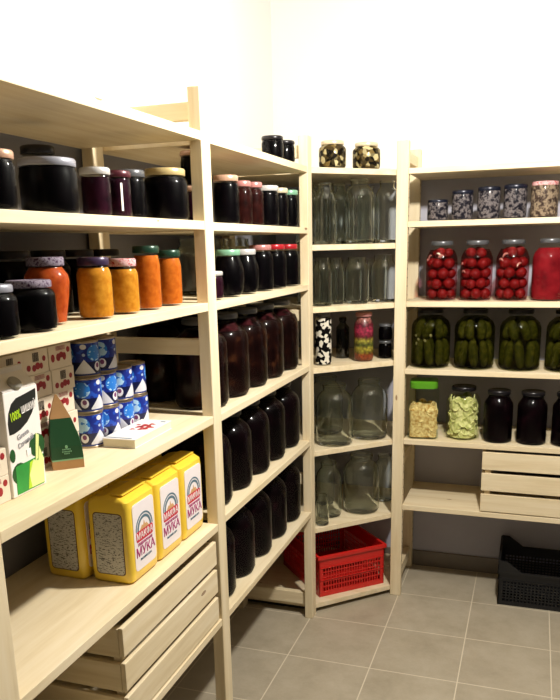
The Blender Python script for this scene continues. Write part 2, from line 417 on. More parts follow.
# second row (z 1.296)
Z2b = 1.2965
make_jar('small dark jar with white lid beside the post, second jar shelf', -.050, .135, Z2b, .032, .070, .027, 'white', PLUM_JAM, .84)
make_jar('round bellied black jar with green lid', -.050, .250, Z2b, .045, .124, .032, 'mint', BLACK_JAM, .86, 'belly')
make_jar('round bellied black jar with white lid right of the green lidded jar', -.050, .370, Z2b, .045, .124, .032, 'white', BLACK_JAM, .86, 'belly')
make_jar('black jar with pinkish lid, second jar shelf', -.050, .510, Z2b, .040, .135, .031, 'pink', BLACK_JAM, .86)
make_jar('black jar with red lid, left of two, second jar shelf', -.050, .640, Z2b, .040, .136, .031, 'red', BLACK_JAM, .86)
make_jar('black jar with red lid, right of two, next to the corner frame', -.050, .775, Z2b, .040, .136, .031, 'red', BLACK_JAM, .86)
for i, yy in enumerate([.35, .52, .69]):
    make_jar('empty clear jar behind the red lidded row, %s from the left' % ORD[i], -.20, yy, Z2b, .060, .158, .04, None, None, gm=GLASS_E, group='empty jars behind the red lidded row')
make_jar('dark jar on the highest shelf beside the corner post', -.055, .78, 1.691, .036, .07, .031, 'dark', BLACK_JAM)
make_jar('dark jar on the highest shelf, second from the corner post', -.055, .66, 1.691, .036, .07, .031, 'dark', BLACK_JAM)
# three litre jars
PINK_REFL = mottled('pink_shoulder_reflection', [(.45, (.003, .0008, .001)), (.72, (.065, .012, .016))], 30, .3)  # pink reflections on the jar shoulders, painted as blotchy colour on a collar
rows3 = [(1.009, 'upper', BROWNC, .236), (.7285, 'middle', COMPOTE, .232), (.4475, 'lowest', COMPOTE, .236)]
for z, nm, mt, hh in rows3:
    for i, yy in enumerate([.137, .296, .455, .614, .778]):
        t = make_jar('three litre jar of dark compote, %s big-jar shelf, %s from the flour post' % (nm, ORD[i]), -.094, yy, z, .0755, hh, .043, 'greyd' if nm == 'upper' else 'dark', mt, .80 if nm == 'upper' else .9, 'big',
                     group='three litre compote jars')
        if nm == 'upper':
            bm = bmesh.new(); lathe(bm, [(.058, hh*.802), (.05, hh*.83), (.041, hh*.86), (.039, hh*.885)], 32); obj('shoulder_reflection', bm, PINK_REFL, t, True)

# back row of the lower B shelves
for z, nm, mt, hh in rows3:
    for i, yy in enumerate([.20, .36, .52, .70]):
        make_jar('dark compote jar in the back row, %s big-jar shelf, %s from the flour post' % (nm, ORD[i]), -.25, yy, z, .07, hh, .043, 'dark', mt, .9, 'big', group='back row jars, %s shelf' % nm)

# ------------------------------------------------------------------ corner unit jars
def empty_jar(label, x, y, z, r, h, big=True, lid=None):
    t = make_jar(label, x, y, z, r, h, r*.60 if big else r*.74, lid, None, shape='big' if big else 'jar', gm=GLASS_E, cat='empty jar')
    return t
z = 1.4315
for x, y, r_, h, n in [(.022, 1.000, .042, .214, 'leftmost in front'), (.122, 1.118, .055, .232, 'broad one in the middle'), (.203, 1.228, .046, .228, 'rightmost by the post'), (.033, 1.160, .040, .222, 'narrow one set back')]:
    empty_jar('tall empty clear jar on the upper empty-jar shelf, ' + n, x, y, z, r_, h)
for i, (x, y) in enumerate([(-.06, 1.05), (-.06, 1.17), (.02, 1.27), (.10, 1.34), (-.12, 1.30)]):
    empty_jar('empty clear jar at the back of the upper empty-jar shelf, ' + ['by the left frame', 'next one deeper', 'in the middle', 'by the right frame', 'deep in the corner'][i], x, y, z, .045, .22)['group'] = 'empty jars at the back, upper'
z = 1.2115
for x, y, r_, h, n in [(.012, .992, .036, .172, 'leftmost by the post'), (.040, 1.084, .032, .17, 'narrow second one'), (.112, 1.122, .046, .170, 'third one'), (.197, 1.212, .050, .176, 'rightmost by the post')]:
    empty_jar('empty clear jar on the second empty-jar shelf, ' + n, x, y, z, r_, h, False)
for i, (x, y) in enumerate([(-.06, 1.06), (-.03, 1.19), (.06, 1.24), (.14, 1.34)]):
    empty_jar('empty clear jar at the back of the second empty-jar shelf, ' + ['by the left frame', 'next one deeper', 'in the middle', 'by the right frame'][i], x, y, z, .046, .16, False)['group'] = 'empty jars at the back, second'
z = .9895
BEANS = mottled('black_and_white_beans', [(.45, rgb(14, 12, 12)), (.5, rgb(225, 218, 205))], 85, .5, True)
BEANS.node_tree.nodes['Color Ramp'].color_ramp.interpolation = 'CONSTANT'
make_jar('tall jar of black and white speckled beans on the corner shelf', .010, 1.008, z, .033, .195, .024, 'greyd', BEANS, .9, 'straight')
t = make_jar('dark empty bottle between bean jar and layered jar', .040, 1.190, z, .026, .160, .012, 'dark', None, gm=glass('smoky_glass', (.25, .27, .28), .06), cat='bottle', name='glass_bottle')
def layers_mat():
    k = NT('layered_pickled_vegetables'); X = k.xyz(k.coord()); nz = k.noise(k.coord(), 90, 2)
    f = k.math('ADD', k.math('DIVIDE', X[2], .19), k.math('MULTIPLY', k.math('SUBTRACT', nz, .5), .10))
    c = k.ramp(f, [(.0, rgb(120, 66, 30)), (.13, rgb(168, 70, 30)), (.2, rgb(150, 140, 40)), (.26, rgb(205, 190, 70)), (.33, rgb(70, 90, 30)), (.42, rgb(186, 176, 70)), (.5, rgb(120, 30, 46)), (.62, rgb(204, 60, 96)), (.75, rgb(120, 24, 48)), (.85, rgb(200, 130, 120))])
    v = k.n('ShaderNodeTexVoronoi'); k.inp(v, 'Vector', k.coord()); v.inputs['Scale'].default_value = 95
    c = k.mix(k.math('MULTIPLY', v.outputs['Distance'], .9), c, c4(rgb(40, 14, 14))); k.bsdf(c, .4); return k.m
make_jar('jar of layered pink, yellow and green pickled vegetables', .137, 1.135, z, .039, .185, .029, 'pink', layers_mat(), .9)
make_jar('small dark jar beside the corner post, lower of two stacked', .206, 1.215, z, .028, .068, .023, 'greyd', BLACK_JAM, .85)
make_jar('small dark jar beside the corner post, upper of two stacked', .206, 1.215, z+.0705, .028, .062, .023, 'greyd', BLACK_JAM, .85)
z = .6715
empty_jar('empty three litre jar at left on the lower jar shelf', .040, 1.055, z, .0735, .236)
empty_jar('empty three litre jar at right on the lower jar shelf', .150, 1.184, z, .0735, .236)
empty_jar('empty three litre jar standing behind on the lower jar shelf', -.04, 1.22, z, .0735, .236)
z = .3605
empty_jar('small empty jar half hidden by the corner post', .012, .966, z, .028, .12, False)
empty_jar('empty jar left of the big one above the red basket', .010, 1.074, z, .052, .225)
empty_jar('big empty three litre jar right above the red basket', .123, 1.172, z, .0745, .240)
empty_jar('empty jar at the back right above the red basket', .190, 1.32, z, .045, .2)
empty_jar('empty jar at the back left above the red basket', -.06, 1.21, z, .06, .225)
# top of the corner: mushroom jars
MUSH = mottled('dried_mushrooms', [(.2, rgb(20, 16, 10)), (.45, rgb(110, 90, 50)), (.6, rgb(200, 185, 140)), (.8, rgb(60, 50, 30))], 75, .5, True)
for i, (x, y, r_) in enumerate([(.045, 1.02, .05), (.145, 1.125, .052)]):
    make_jar('jar of dried mushrooms on the highest corner shelf, %s' % ['left one', 'right one'][i], x, y, 1.6925, r_, .09, None, 'cream', MUSH, .9)

# ------------------------------------------------------------------ back unit jars
GREYM = mottled('marbled_grey_mushrooms', [(.2, rgb(14, 14, 20)), (.45, rgb(34, 32, 40)), (.60, rgb(120, 112, 114)), (.7, rgb(26, 24, 32))], 70, .4)
GREYM2 = mottled('marbled_brown_mushrooms', [(.2, rgb(24, 18, 18)), (.45, rgb(70, 56, 50)), (.60, rgb(150, 132, 112)), (.72, rgb(34, 26, 28))], 60, .4)
z = 1.5075
for i, (x, r_, h, rn, ld_) in enumerate([(.392, .040, .074, .034, 'blueblack'), (.482, .041, .104, .036, 'blueblack'), (.576, .043, .112, .037, 'blueblack'), (.668, .043, .116, .038, 'blueblack'), (.768, .049, .122, .042, 'redpattern')]):
    make_jar(['short jar of marbled mushrooms, lowest of the row on the upper back shelf', 'dark lidded mushroom jar right of the short one, upper back shelf', 'dark lidded mushroom jar in the middle of the upper back shelf',
              'dark lidded mushroom jar, second from the right, upper back shelf', 'largest mushroom jar with red and white lid on the upper back shelf'][i],
             x, 1.245, z, r_, h, rn, ld_, GREYM2 if i == 4 else GREYM, .9, 'straight')
# tomatoes
z = 1.2160
TOM = plain('tomato_skin', rgb(138, 34, 34), .5, var=.35, sc=.9)
TOMB = brine('red_tomato_brine', (.74, .46, .48))
ON = plain('white_onion', rgb(235, 225, 205), .4)
bm = bmesh.new(); bmesh.ops.create_uvsphere(bm, u_segments=20, v_segments=12, radius=1)
for v in bm.verts: v.co.z *= .93
tom0 = obj('pickled_tomato', bm, TOM, None, True)
first = True
POS = ['first', 'second', 'third']
for i, x in enumerate([.413, .542, .671]):
    r_ = .0605; h = .216
    t = make_jar('three litre jar of whole red tomatoes, %s from the post' % POS[i], x, 1.246, z, r_, h, .038, 'greyd', TOMB, .86, 'big', cat='jar')
    nl = 5
    for L in range(nl):
        n5 = 5 if L < 4 else 3
        for q in range(n5):
            a = 2*PI*q/n5 + L*.63 + random.uniform(-.1, .1) + i; R = (.0345 if L < 4 else .0225)+random.uniform(-.001, .001); rr = random.uniform(.0196, .0222)
            if first: o = tom0; first = False
            else: o = tom0.copy(); COL.objects.link(o)
            o.location = (x+R*math.cos(a), 1.246+R*math.sin(a), z+.0250+L*.0372+random.uniform(-.002, .002)*(L > 0)); o.scale = (rr,)*3
            o.rotation_euler = (random.uniform(-.5, .5), random.uniform(-.5, .5), a)
            tag(o, 'whole red tomato inside the %s tomato jar from the post' % POS[i], 'tomato', 'tomatoes in the %s tomato jar' % POS[i])
    for (da, dz, s) in [[(-.5, .165, 1), (.1, .172, 1), (.45, .166, .9), (-.95, .150, 1)], [(-.9, .135, 1), (-.6, .108, .9)], [(-.1, .168, 1), (-.5, .150, .9), (.9, .135, .9)]][i]:
        bm = bmesh.new(); nseg = 9; rings = []
        for kk in range(nseg+1):
            aa = -1.1 + 2.2*kk/nseg; cx_, cz_ = .014*s*math.sin(aa), .014*s*math.cos(aa); w = .0035*(1-abs(kk/nseg*2-1)**3)+.0005
            rings.append([bm.verts.new((cx_+w*math.cos(b)*math.sin(aa), w*.8*math.sin(b), cz_+w*math.cos(b)*math.cos(aa))) for b in [2*PI*e/6 for e in range(6)]])
        for A, B in zip(rings, rings[1:]):
            for e in range(6): bm.faces.new((A[e], A[(e+1) % 6], B[(e+1) % 6], B[e]))
        bm.faces.new(rings[0][::-1]); bm.faces.new(rings[-1])
        th = -PI/2 + da - .35; rad = .0545 if dz < .155 else .049
        o = obj('onion_slice', bm, ON, None, True, loc=(x+rad*math.cos(th), 1.246+rad*math.sin(th), z+dz-.012), rot=(0, random.uniform(-1, 1), th+PI/2))
        tag(o, 'white onion slice among the tomatoes in the %s tomato jar from the post' % POS[i], 'onion slice', 'onion slices in the tomato jars')
make_jar('three litre jar filled solid red with peeled tomatoes, fourth from the post', .802, 1.246, z, .0640, .217, .038, 'greyd', TOMSAUCE, .86, 'big')
# cucumbers
z = .9585
CUC = mottled('pickled_cucumber_skin', [(.25, rgb(52, 56, 20)), (.5, rgb(92, 92, 40)), (.75, rgb(136, 128, 66))], 55, .35)
CUB = brine('olive_cucumber_brine', (.46, .46, .31))
bm = bmesh.new(); rings = []; N = 14
for kk in range(N+1):
    u = kk/N*2-1; rr = .0165*math.sqrt(max(0, 1-abs(u)**3.2))+.0008; bend = .005*(1-u*u)
    rings.append([bm.verts.new((bend+rr*math.cos(b), rr*math.sin(b), u*.052)) for b in [2*PI*e/14 for e in range(14)]])
for A, B in zip(rings, rings[1:]):
    for e in range(14): bm.faces.new((A[e], A[(e+1) % 14], B[(e+1) % 14], B[e]))
bm.faces.new(rings[0][::-1]); bm.faces.new(rings[-1])
cuc0 = obj('pickled_cucumber', bm, CUC, None, True); first = True
for i, x in enumerate([.380, .546, .712, .878]):
    t = make_jar('three litre jar of pickled cucumbers, %s from the post' % ORD[i], x, 1.242, z, .0765, .222, .043, 'dark', CUB, .88, 'big')
    for L in range(2):
        n7 = 8 if L == 0 else 6
        for q in range(n7 + (1 if L == 0 else 0)):
            centre = q >= n7
            a = 2*PI*q/n7 + L*.4 + i*.8; R = 0 if centre else (.0505 if L == 0 else .040)
            if first: o = cuc0; first = False
            else: o = cuc0.copy(); COL.objects.link(o)
            tilt = random.uniform(-.16, .16) if L == 0 else random.uniform(-.55, .55)
            o.location = (x+R*math.cos(a), 1.242+R*math.sin(a), z+.059+L*.088)
            o.scale = (1, 1, 1 if L == 0 else .78)
            m = Matrix.Rotation(a, 3, 'Z') @ Matrix.Rotation(tilt, 3, 'X') @ Matrix.Rotation(-.03 if L == 0 else -.22, 3, 'Y')
            o.rotation_euler = m.to_euler()
            tag(o, 'green pickled cucumber inside the %s cucumber jar from the post' % ORD[i], 'cucumber', 'cucumbers in the %s cucumber jar' % ORD[i])
# garlic pieces in the first cucumber jar
for i, (a, zz) in enumerate([(-2.35, .125), (-2.15, .112), (-1.75, .108), (-1.45, .128), (-2.3, .095)]):
    bm = bmesh.new(); bmesh.ops.create_uvsphere(bm, u_segments=10, v_segments=8, radius=.0065)
    for v in bm.verts: v.co.y *= .35; v.co.z *= .8
    o = obj('garlic_slice', bm, ON, None, True, loc=(.380+.0715*math.cos(a), 1.242+.0715*math.sin(a), z+zz), rot=(0, .4*i, a+PI/2))
    tag(o, 'white garlic slice against the glass of the first cucumber jar', 'garlic slice', 'garlic slices in the first cucumber jar')
# lowest jar shelf
z = .6775
# square jar with green lid and dried slices
t = thing('square_jar', 'square clear jar with bright green lid half full of dried apple slices', 'jar', (.362, 1.225, z+.0008), .12)
def rsq(r_, n=6, c=.3):
    pts = []
    for k_, (sx, sy) in enumerate([(1, 1), (-1, 1), (-1, -1), (1, -1)]):
        for e in range(n):
            a = k_*PI/2 + e/(n-1)*PI/2; pts.append(((1-c)*r_*sx + c*r_*math.cos(a), (1-c)*r_*sy + c*r_*math.sin(a)))
    return pts
def loft(bm, secs):
    rs = [[bm.verts.new((a, b, zz)) for a, b in pts] for pts, zz in secs]
    for A, B in zip(rs, rs[1:]):
        n_ = len(A)
        for e in range(n_): bm.faces.new((A[e], A[(e+1) % n_], B[(e+1) % n_], B[e]))
    bm.faces.new(rs[0][::-1]); bm.faces.new(rs[-1])
bm = bmesh.new(); loft(bm, [(rsq(.054), 0), (rsq(.059), .005), (rsq(.059), .18), (rsq(.054), .20), (rsq(.05, c=.6), .21)]); obj('glass_body', bm, glass('greenish_jar_glass', (.86, .90, .84), .02), t, True)
bm = bmesh.new(); loft(bm, [(rsq(.053, c=.5), .20), (rsq(.054, c=.5), .202), (rsq(.054, c=.5), .225), (rsq(.050, c=.5), .228)]); obj('lid', bm, lidmat('brightgreen'), t, True)
def slices(t, r_, z0, z1, n, mat, size, square=False):
    bm = bmesh.new()
    for _ in range(n):
        b2 = bmesh.new(); s = size*random.uniform(.8, 1.2)
        bmesh.ops.create_cone(b2, cap_ends=True, segments=12, radius1=s, radius2=s, depth=.003)
        a = random.uniform(0, 2*PI); R = (r_-s*.55)*math.sqrt(random.uniform(.5, 1))
        if square: R *= min(1.28, 1/max(abs(math.cos(a)), abs(math.sin(a))))
        m = Matrix.Translation((R*math.cos(a), R*math.sin(a), random.uniform(z0+s*.7, z1-s*.3))) @ Matrix.Rotation(a, 4, 'Z') @ Matrix.Rotation(random.uniform(.9, 2.0), 4, 'Y') @ Matrix.Rotation(random.uniform(0, 3), 4, 'Z')
        me = bpy.data.meshes.new('s'); b2.transform(m); 
        for v in b2.verts:
            q = math.hypot(v.co.x, v.co.y); lim = r_*1.0
            if square:
                v.co.x = max(-lim, min(lim, v.co.x)); v.co.y = max(-lim, min(lim, v.co.y))
            elif q > lim: v.co.x *= lim/q; v.co.y *= lim/q
            v.co.z = max(v.co.z, z0)
        b2.to_mesh(me); b2.free(); bm.from_mesh(me); bpy.data.meshes.remove(me)
    if square: loft(bm, [(rsq(r_*.93), z0), (rsq(r_*.93), z1-.02), (rsq(r_*.7), z1-.008)])
    else: lathe(bm, [(r_*.8, z0), (r_*.8, z1-.02), (r_*.6, z1-.008)], 24)
    o = obj('slices', bm, mat, t); o['kind'] = 'stuff'; return o
slices(t, .0565, .006, .135, 190, mottled('dried_apple', [(.35, rgb(196, 150, 84)), (.6, rgb(244, 220, 160))], 90, .6), .017, True)
t = make_jar('jar of pale green courgette slices beside the square green lidded jar', .515, 1.240, z, .0675, .205, .044, 'dark', brine('pale_green_brine', (.95, .96, .86)), .84, 'big')
slices(t, .062, .006, .165, 230, mottled('courgette_slice', [(.35, rgb(170, 176, 104)), (.6, rgb(232, 230, 176))], 60, .45), .017)
for i, x in enumerate([.648, .772, .898]):
    make_jar('black cherry jar on the shelf above the slatted box, %s from the courgette jar' % ORD[i], x, 1.225, z, .0565, .198, .040, 'dark', COMPOTE, .9, 'jar')

# ------------------------------------------------------------------ flour packs
YP = plain('yellow_paper_pack', rgb(244, 208, 66), .32, coat=.4, var=.07, sc=18)
LP = plain('white_label_paper', rgb(238, 230, 232), .5, var=.03)
def tiny_print(name, bg, ink, sx, sz, thr):
    k = NT(name); v = k.coord(); X = k.xyz(v)
    n = k.noise(k.scale(v, (sx, sx, sz), False), 1.0, 2, .7); n2 = k.noise(v, 25, 2)
    f = k.math('GREATER_THAN', n, thr); f = k.math('MULTIPLY', f, k.math('ADD', .4, n2))
    k.bsdf(k.mix(f, c4(bg), c4(ink)), .45, coat=.3); return k.m
INFO = tiny_print('grey_small_print_panel', rgb(190, 187, 178), rgb(70, 66, 62), 150, 420, .57)
INK = plain('magenta_ink', rgb(166, 38, 110), .5); RED = plain('red_ink', rgb(196, 40, 62), .5); BLU = plain('blue_grey_ink', rgb(84, 112, 128), .5); GOLD = plain('tan_ink', rgb(206, 160, 110), .5)
WHI = plain('white_ink', rgb(245, 240, 238), .5)
def rrect(y0, y1, z0, z1, c, n=4):
    pts = []
    for (cy_, cz_, a0) in [(y1-c, z1-c, 0), (y0+c, z1-c, PI/2), (y0+c, z0+c, PI), (y1-c, z0+c, 1.5*PI)]:
        for e in range(n+1): a = a0+e/n*PI/2; pts.append((cy_+c*math.cos(a), cz_+c*math.sin(a)))
    return pts
def make_flour(label, x, y, z, rz=0):
    """front looks to +x, x is the middle of the pack"""
    t = thing('flour_pack', label, 'flour pack', (x, y, z), rz, 'yellow flour packs')
    W, D, H = .0615, .0520, .200
    bm = bmesh.new()
    def sec(sx, sy, zz): return ([(a*D*sx, b*W*sy) for a, b in rsq(1.0, 6, .24)], zz)
    loft(bm, [sec(.86, .90, 0), sec(.97, .98, .006), sec(1, 1, .03), sec(1.0, 1.0, .10), sec(.99, 1, .170), sec(.95, .99, .186), sec(.7, .95, .194), sec(.2, .9, .1975), sec(.12, .88, H)])
    obj('paper_bag', bm, YP, t, True)
    bm = bmesh.new(); box(bm, -.004, .034, -.05, .05, .1985, .2015); obj('folded_top', bm, YP, t, bev=.001)
    lab = bmesh.new(); prism(lab, rrect(-.046, .046, .024, .176, .01), 'x', D-.001, D+.0008); L = obj('front_label', lab, LP, t)
    xx = D+.0012
    # arch
    bm = bmesh.new()
    for (ra, rb) in ((.0335, .0375), (.0245, .0305)):
        for e in range(16):
            a, b = PI*e/16, PI*(e+1)/16
            prism(bm, [(ra*math.cos(a), .112+ra*math.sin(a)), (rb*math.cos(a), .112+rb*math.sin(a)), (rb*math.cos(b), .112+rb*math.sin(b)), (ra*math.cos(b), .112+ra*math.sin(b))], 'x', D+.0006, xx)
    obj('arch_emblem', bm, BLU, L)
    bm = bmesh.new(); prism(bm, [(-.02, .112), (.02, .112), (.010, .122), (.004, .120), (0, .130), (-.004, .120), (-.010, .122)], 'x', D+.0006, xx); obj('windmill_emblem', bm, GOLD, L)
    bm = bmesh.new(); prism(bm, rrect(-.037, .037, .088, .112, .006), 'x', D+.0006, xx); obj('name_plate', bm, RED, L)
    text('lettering', 'МАКФА', .0205, WHI, L, (xx+.0002, 0, .0995), FX, .0002, .92)
    text('lettering', 'ПШЕНИЧНАЯ', .0085, INK, L, (xx, 0, .0815), FX, .0002, 1.15)
    text('lettering', 'МУКА', .029, INK, L, (xx, 0, .0635), FX, .0004, 1.0)
    text('lettering', 'ВЫСШИЙ СОРТ', .0065, BLU, L, (xx, 0, .046), FX, .0001, 1.0)
    bm = bmesh.new(); prism(bm, rrect(-.034, .034, .022, .160, .008), 'y', -W-.0006, -W+.002); obj('information_panel', bm, INFO, t)
    bm = bmesh.new(); prism(bm, rrect(-.036, .036, .020, .162, .009), 'y', -W-.0002, -W+.002); obj('panel_border', bm, plain('dark_brown_ink', rgb(96, 62, 40), .5), t)
    return t
PN = ['nearest the slatted box end', 'middle', 'beside the post']
z = .7225
make_flour('yellow flour pack in the front row, leftmost, grey text panel on its end', -.083, -.329, z)
make_flour('yellow flour pack in the front row, middle one of three', -.083, -.2025, z)
make_flour('yellow flour pack in the front row, rightmost beside the post', -.083, -.076, z)
make_flour('yellow flour pack in the back row, left end visible behind the front row', -.194, -.335, z, -.03)
make_flour('yellow flour pack in the back row, middle, only its top showing', -.192, -.2030, z)
make_flour('yellow flour pack in the back row, right, only its top showing', -.192, -.076, z)

# ------------------------------------------------------------------ shelf with carton, boxes, cans
z = 1.0135
CARD = plain('white_carton_board', rgb(236, 232, 228), .5, var=.03); CREAM = plain('cream_carton_board', rgb(222, 210, 190), .6, var=.05)
CHR = plain('cherry_print', rgb(150, 24, 34), .5, var=.3, sc=120); BARK = plain('barcode_ink', rgb(60, 52, 48), .6)
def make_cherry_box(label, x, y, z, kind, rz=0):
    """x: front face, y: left end"""
    t = thing('small_carton', label, 'small carton', (x, y, z), rz, 'small cherry printed cartons')
    W, D, H = .0750, .065, .0465
    bx('carton_body', (-D, 0, 0, W, 0, H), CREAM, t, .001)
    bm = bmesh.new()
    def disc(cy_, cz_, ra, rb): prism(bm, [(cy_+ra*math.cos(q*PI/5), cz_+rb*math.sin(q*PI/5)) for q in range(10)], 'x', -.0004, .0005)
    if kind == 0:
        disc(.014, .014, .006, .006); disc(.030, .012, .006, .0065); disc(.041, .015, .0075, .007); disc(.052, .014, .005, .006); disc(.062, .027, .005, .0055)
    else:
        disc(.012, .022, .006, .008); disc(.030, .022, .007, .008); disc(.040, .026, .0075, .006); disc(.050, .022, .006, .008); disc(.064, .034, .0055, .006)
    obj('cherry_print', bm, CHR, t)
    bm = bmesh.new()
    if kind == 0:
        yy = .028
        for q in range(7):
            w = [.0016, .0008, .0022, .001, .0018, .0008, .0014][q]; box(bm, -.0002, .0005, yy, yy+w, .024, .041); yy += w+.0013
    else:
        for q in range(4): box(bm, -.0002, .0005, .024, .054, .036+q*.0022, .0368+q*.0022)
    obj('barcode' if kind == 0 else 'printed_lines', bm, BARK if kind == 0 else CHR, t)
    return t
LV = ['bottom', 'second', 'third', 'fourth', 'top']
CN = ['left', 'middle', 'right']
for L in range(5):
    for c in range(3):
        make_cherry_box('small cream carton with cherry print behind the juice carton, %s layer, %s column' % (LV[L], CN[c]), -.138+random.uniform(-.003, .003), -.6045+c*.0775-.012+(.004 if L % 2 else 0), z+L*.0470, [[0, 0, 1], [1, 1, 0], [0, 0, 1], [1, 1, 0], [0, 0, 1]][L][c])
make_cherry_box('small carton with cherry print left of the juice carton, lower of two', -.082, -.7545, z, 1)
make_cherry_box('small carton with cherry print left of the juice carton, upper of two', -.082, -.7545, z+.0470, 1)
# juice carton
t = thing('juice_carton', 'white juice carton with black leaf emblem, green apples and lime lettering', 'juice carton', (-.079, -.676, z), 0)
W, D, H = .092, .062, .186
bm = bmesh.new(); box(bm, -D, 0, 0, W, 0, H); obj('carton_body', bm, CARD, t, bev=.002)
bm = bmesh.new(); prism(bm, [(-D, H), (0, H), (-D/2+.004, H+.026), (-D/2+.004, H+.036), (-D/2-.004, H+.036), (-D/2-.004, H+.026)], 'y', .001, W-.001); obj('gable_top', bm, CARD, t, bev=.001)
bm = bmesh.new(); lathe(bm, [(.013, 0), (.013, .012), (.011, .014)], 24); o = obj('screw_cap', bm, plain('grey_cap', rgb(150, 148, 140), .4), t, True, loc=(-.012, .040, H+.004), rot=(0, .75, 0))
GRN = plain('green_print', rgb(30, 140, 52), .45, var=.25, sc=40); LIM = plain('lime_print', rgb(176, 214, 40), .45); DGR = plain('dark_green_print', rgb(18, 78, 30), .45, var=.3); BLK = plain('black_print', rgb(20, 24, 22), .4); PALE = plain('pale_green_print', rgb(220, 232, 150), .45, var=.1)
def decal(name, polys, mat, parent, a, b, axis='x'):
    bm = bmesh.new()
    for P_ in polys: prism(bm, P_, axis, a, b)
    return obj(name, bm, mat, parent)
leaf = [(.006, .112), (.005, .132), (.009, .150), (.018, .164), (.032, .172), (.055, .175), (.086, .180), (.085, .166), (.080, .152), (.070, .138), (.055, .125), (.036, .116), (.018, .112)]
decal('leaf_emblem', [leaf], BLK, t, -.0004, .0006)
decal('apple_print', [[(.022+.020*math.cos(q*.4488), .040+.019*math.sin(q*.4488)) for q in range(14)], [(.075+.022*math.cos(q*.4488), .078+.021*math.sin(q*.4488)) for q in range(14)], [(.008+.007*math.cos(q*.4488), .075+.012*math.sin(q*.4488)) for q in range(14)]], DGR, t, -.0004, .0005)
decal('glass_print', [[(.010, .004), (.085, .004), (.090, .058), (.012, .054)]], GRN, t, -.0004, .0008)
decal('juice_splash', [[(.050, .006), (.084, .006), (.089, .05), (.080, .075), (.074, .050), (.060, .055), (.046, .03)], [(.066, .05), (.074, .054), (.082, .095), (.074, .10)]], PALE, t, -.0004, .0011)
decal('lime_streak', [[(.040, .006), (.050, .006), (.052, .03), (.060, .054), (.05, .052)]], LIM, t, -.0004, .0010)
decal('seal_print', [[(.045, .065), (.056, .066), (.056, .078), (.045, .077)]], WHI, t, -.0004, .0012)
text('lettering', '100%', .021, LIM, t, (.0010, .0245, .142), (PI/2, -.14, PI/2), .0004, .62)
text('lettering', 'ШИШКИЙ', .017, WHI, t, (.0010, .0615, .150), (PI/2, -.14, PI/2), .0002, .50)
text('lettering', 'Green', .014, plain('light_grey_ink', rgb(150, 152, 162), .5), t, (.0010, .040, .106), (PI/2, -.25, PI/2), 0, .9)
text('lettering', 'Сочный', .013, plain('light_grey_ink', rgb(150, 152, 162), .5), t, (.0010, .046, .092), (PI/2, -.25, PI/2), 0, .9)
# tea box
t = thing('tea_box', 'dark green tapering tea box with brown paper top and base', 'tea box', (-.0925, -.494, z), math.radians(41.5))
KR = plain('kraft_paper', rgb(170, 130, 84), .7, var=.1, sc=60); TG = plain('dark_green_card', rgb(16, 66, 34), .5, var=.1); TGL = plain('pale_green_card', rgb(120, 170, 130), .5)
def tsec(w, d, zz, sh=0, sy=0): return ([(-w+sh, sy), (w+sh, sy), (w+sh, d+sy), (-w+sh, d+sy)], zz)
bm = bmesh.new(); loft(bm, [tsec(.030, .045, 0), tsec(.030, .045, .017)]); obj('base_band', bm, KR, t)
bm = bmesh.new(); loft(bm, [tsec(.0302, .0454, .017, 0, -.0002), tsec(.0302, .0454, .020, 0, -.0002)]); obj('trim_line', bm, TGL, t)
bm = bmesh.new(); loft(bm, [tsec(.030, .045, .020), tsec(.029, .042, .045, -.001, .001), tsec(.026, .034, .070, -.003, .005), tsec(.0195, .022, .100, -.006, .010)]); obj('green_sides', bm, TG, t)
bm = bmesh.new(); loft(bm, [tsec(.0195, .022, .100, -.006, .010), tsec(.008, .008, .132, -.009, .017), tsec(.0015, .003, .146, -.010, .019)]); obj('paper_top', bm, KR, t)
bm = bmesh.new()
loft(bm, [([(.0301, .004), (.0308, .004), (.0308, .041), (.0301, .041)], .021), ([(.0281, .006), (.0288, .006), (.0288, .037), (.0281, .037)], .045), ([(.0232, .009), (.0239, .009), (.0239, .034), (.0232, .034)], .070)]); obj('side_label', bm, TGL, t)
bm = bmesh.new()
prism(bm, [(-.001+.0028*math.cos(q*PI/3), .0445+.0036*math.sin(q*PI/3)) for q in range(6)], 'y', -.0008, .004)
for (a_, b_, zz) in ((-.009, .007, .0385), (-.010, .008, .0340), (-.006, .004, .0300)):
    x_ = a_
    while x_ < b_: box(bm, x_, x_+.0018, -.0010, .003, zz, zz+.0022); x_ += .0027
obj('printed_emblem', bm, TGL, t)
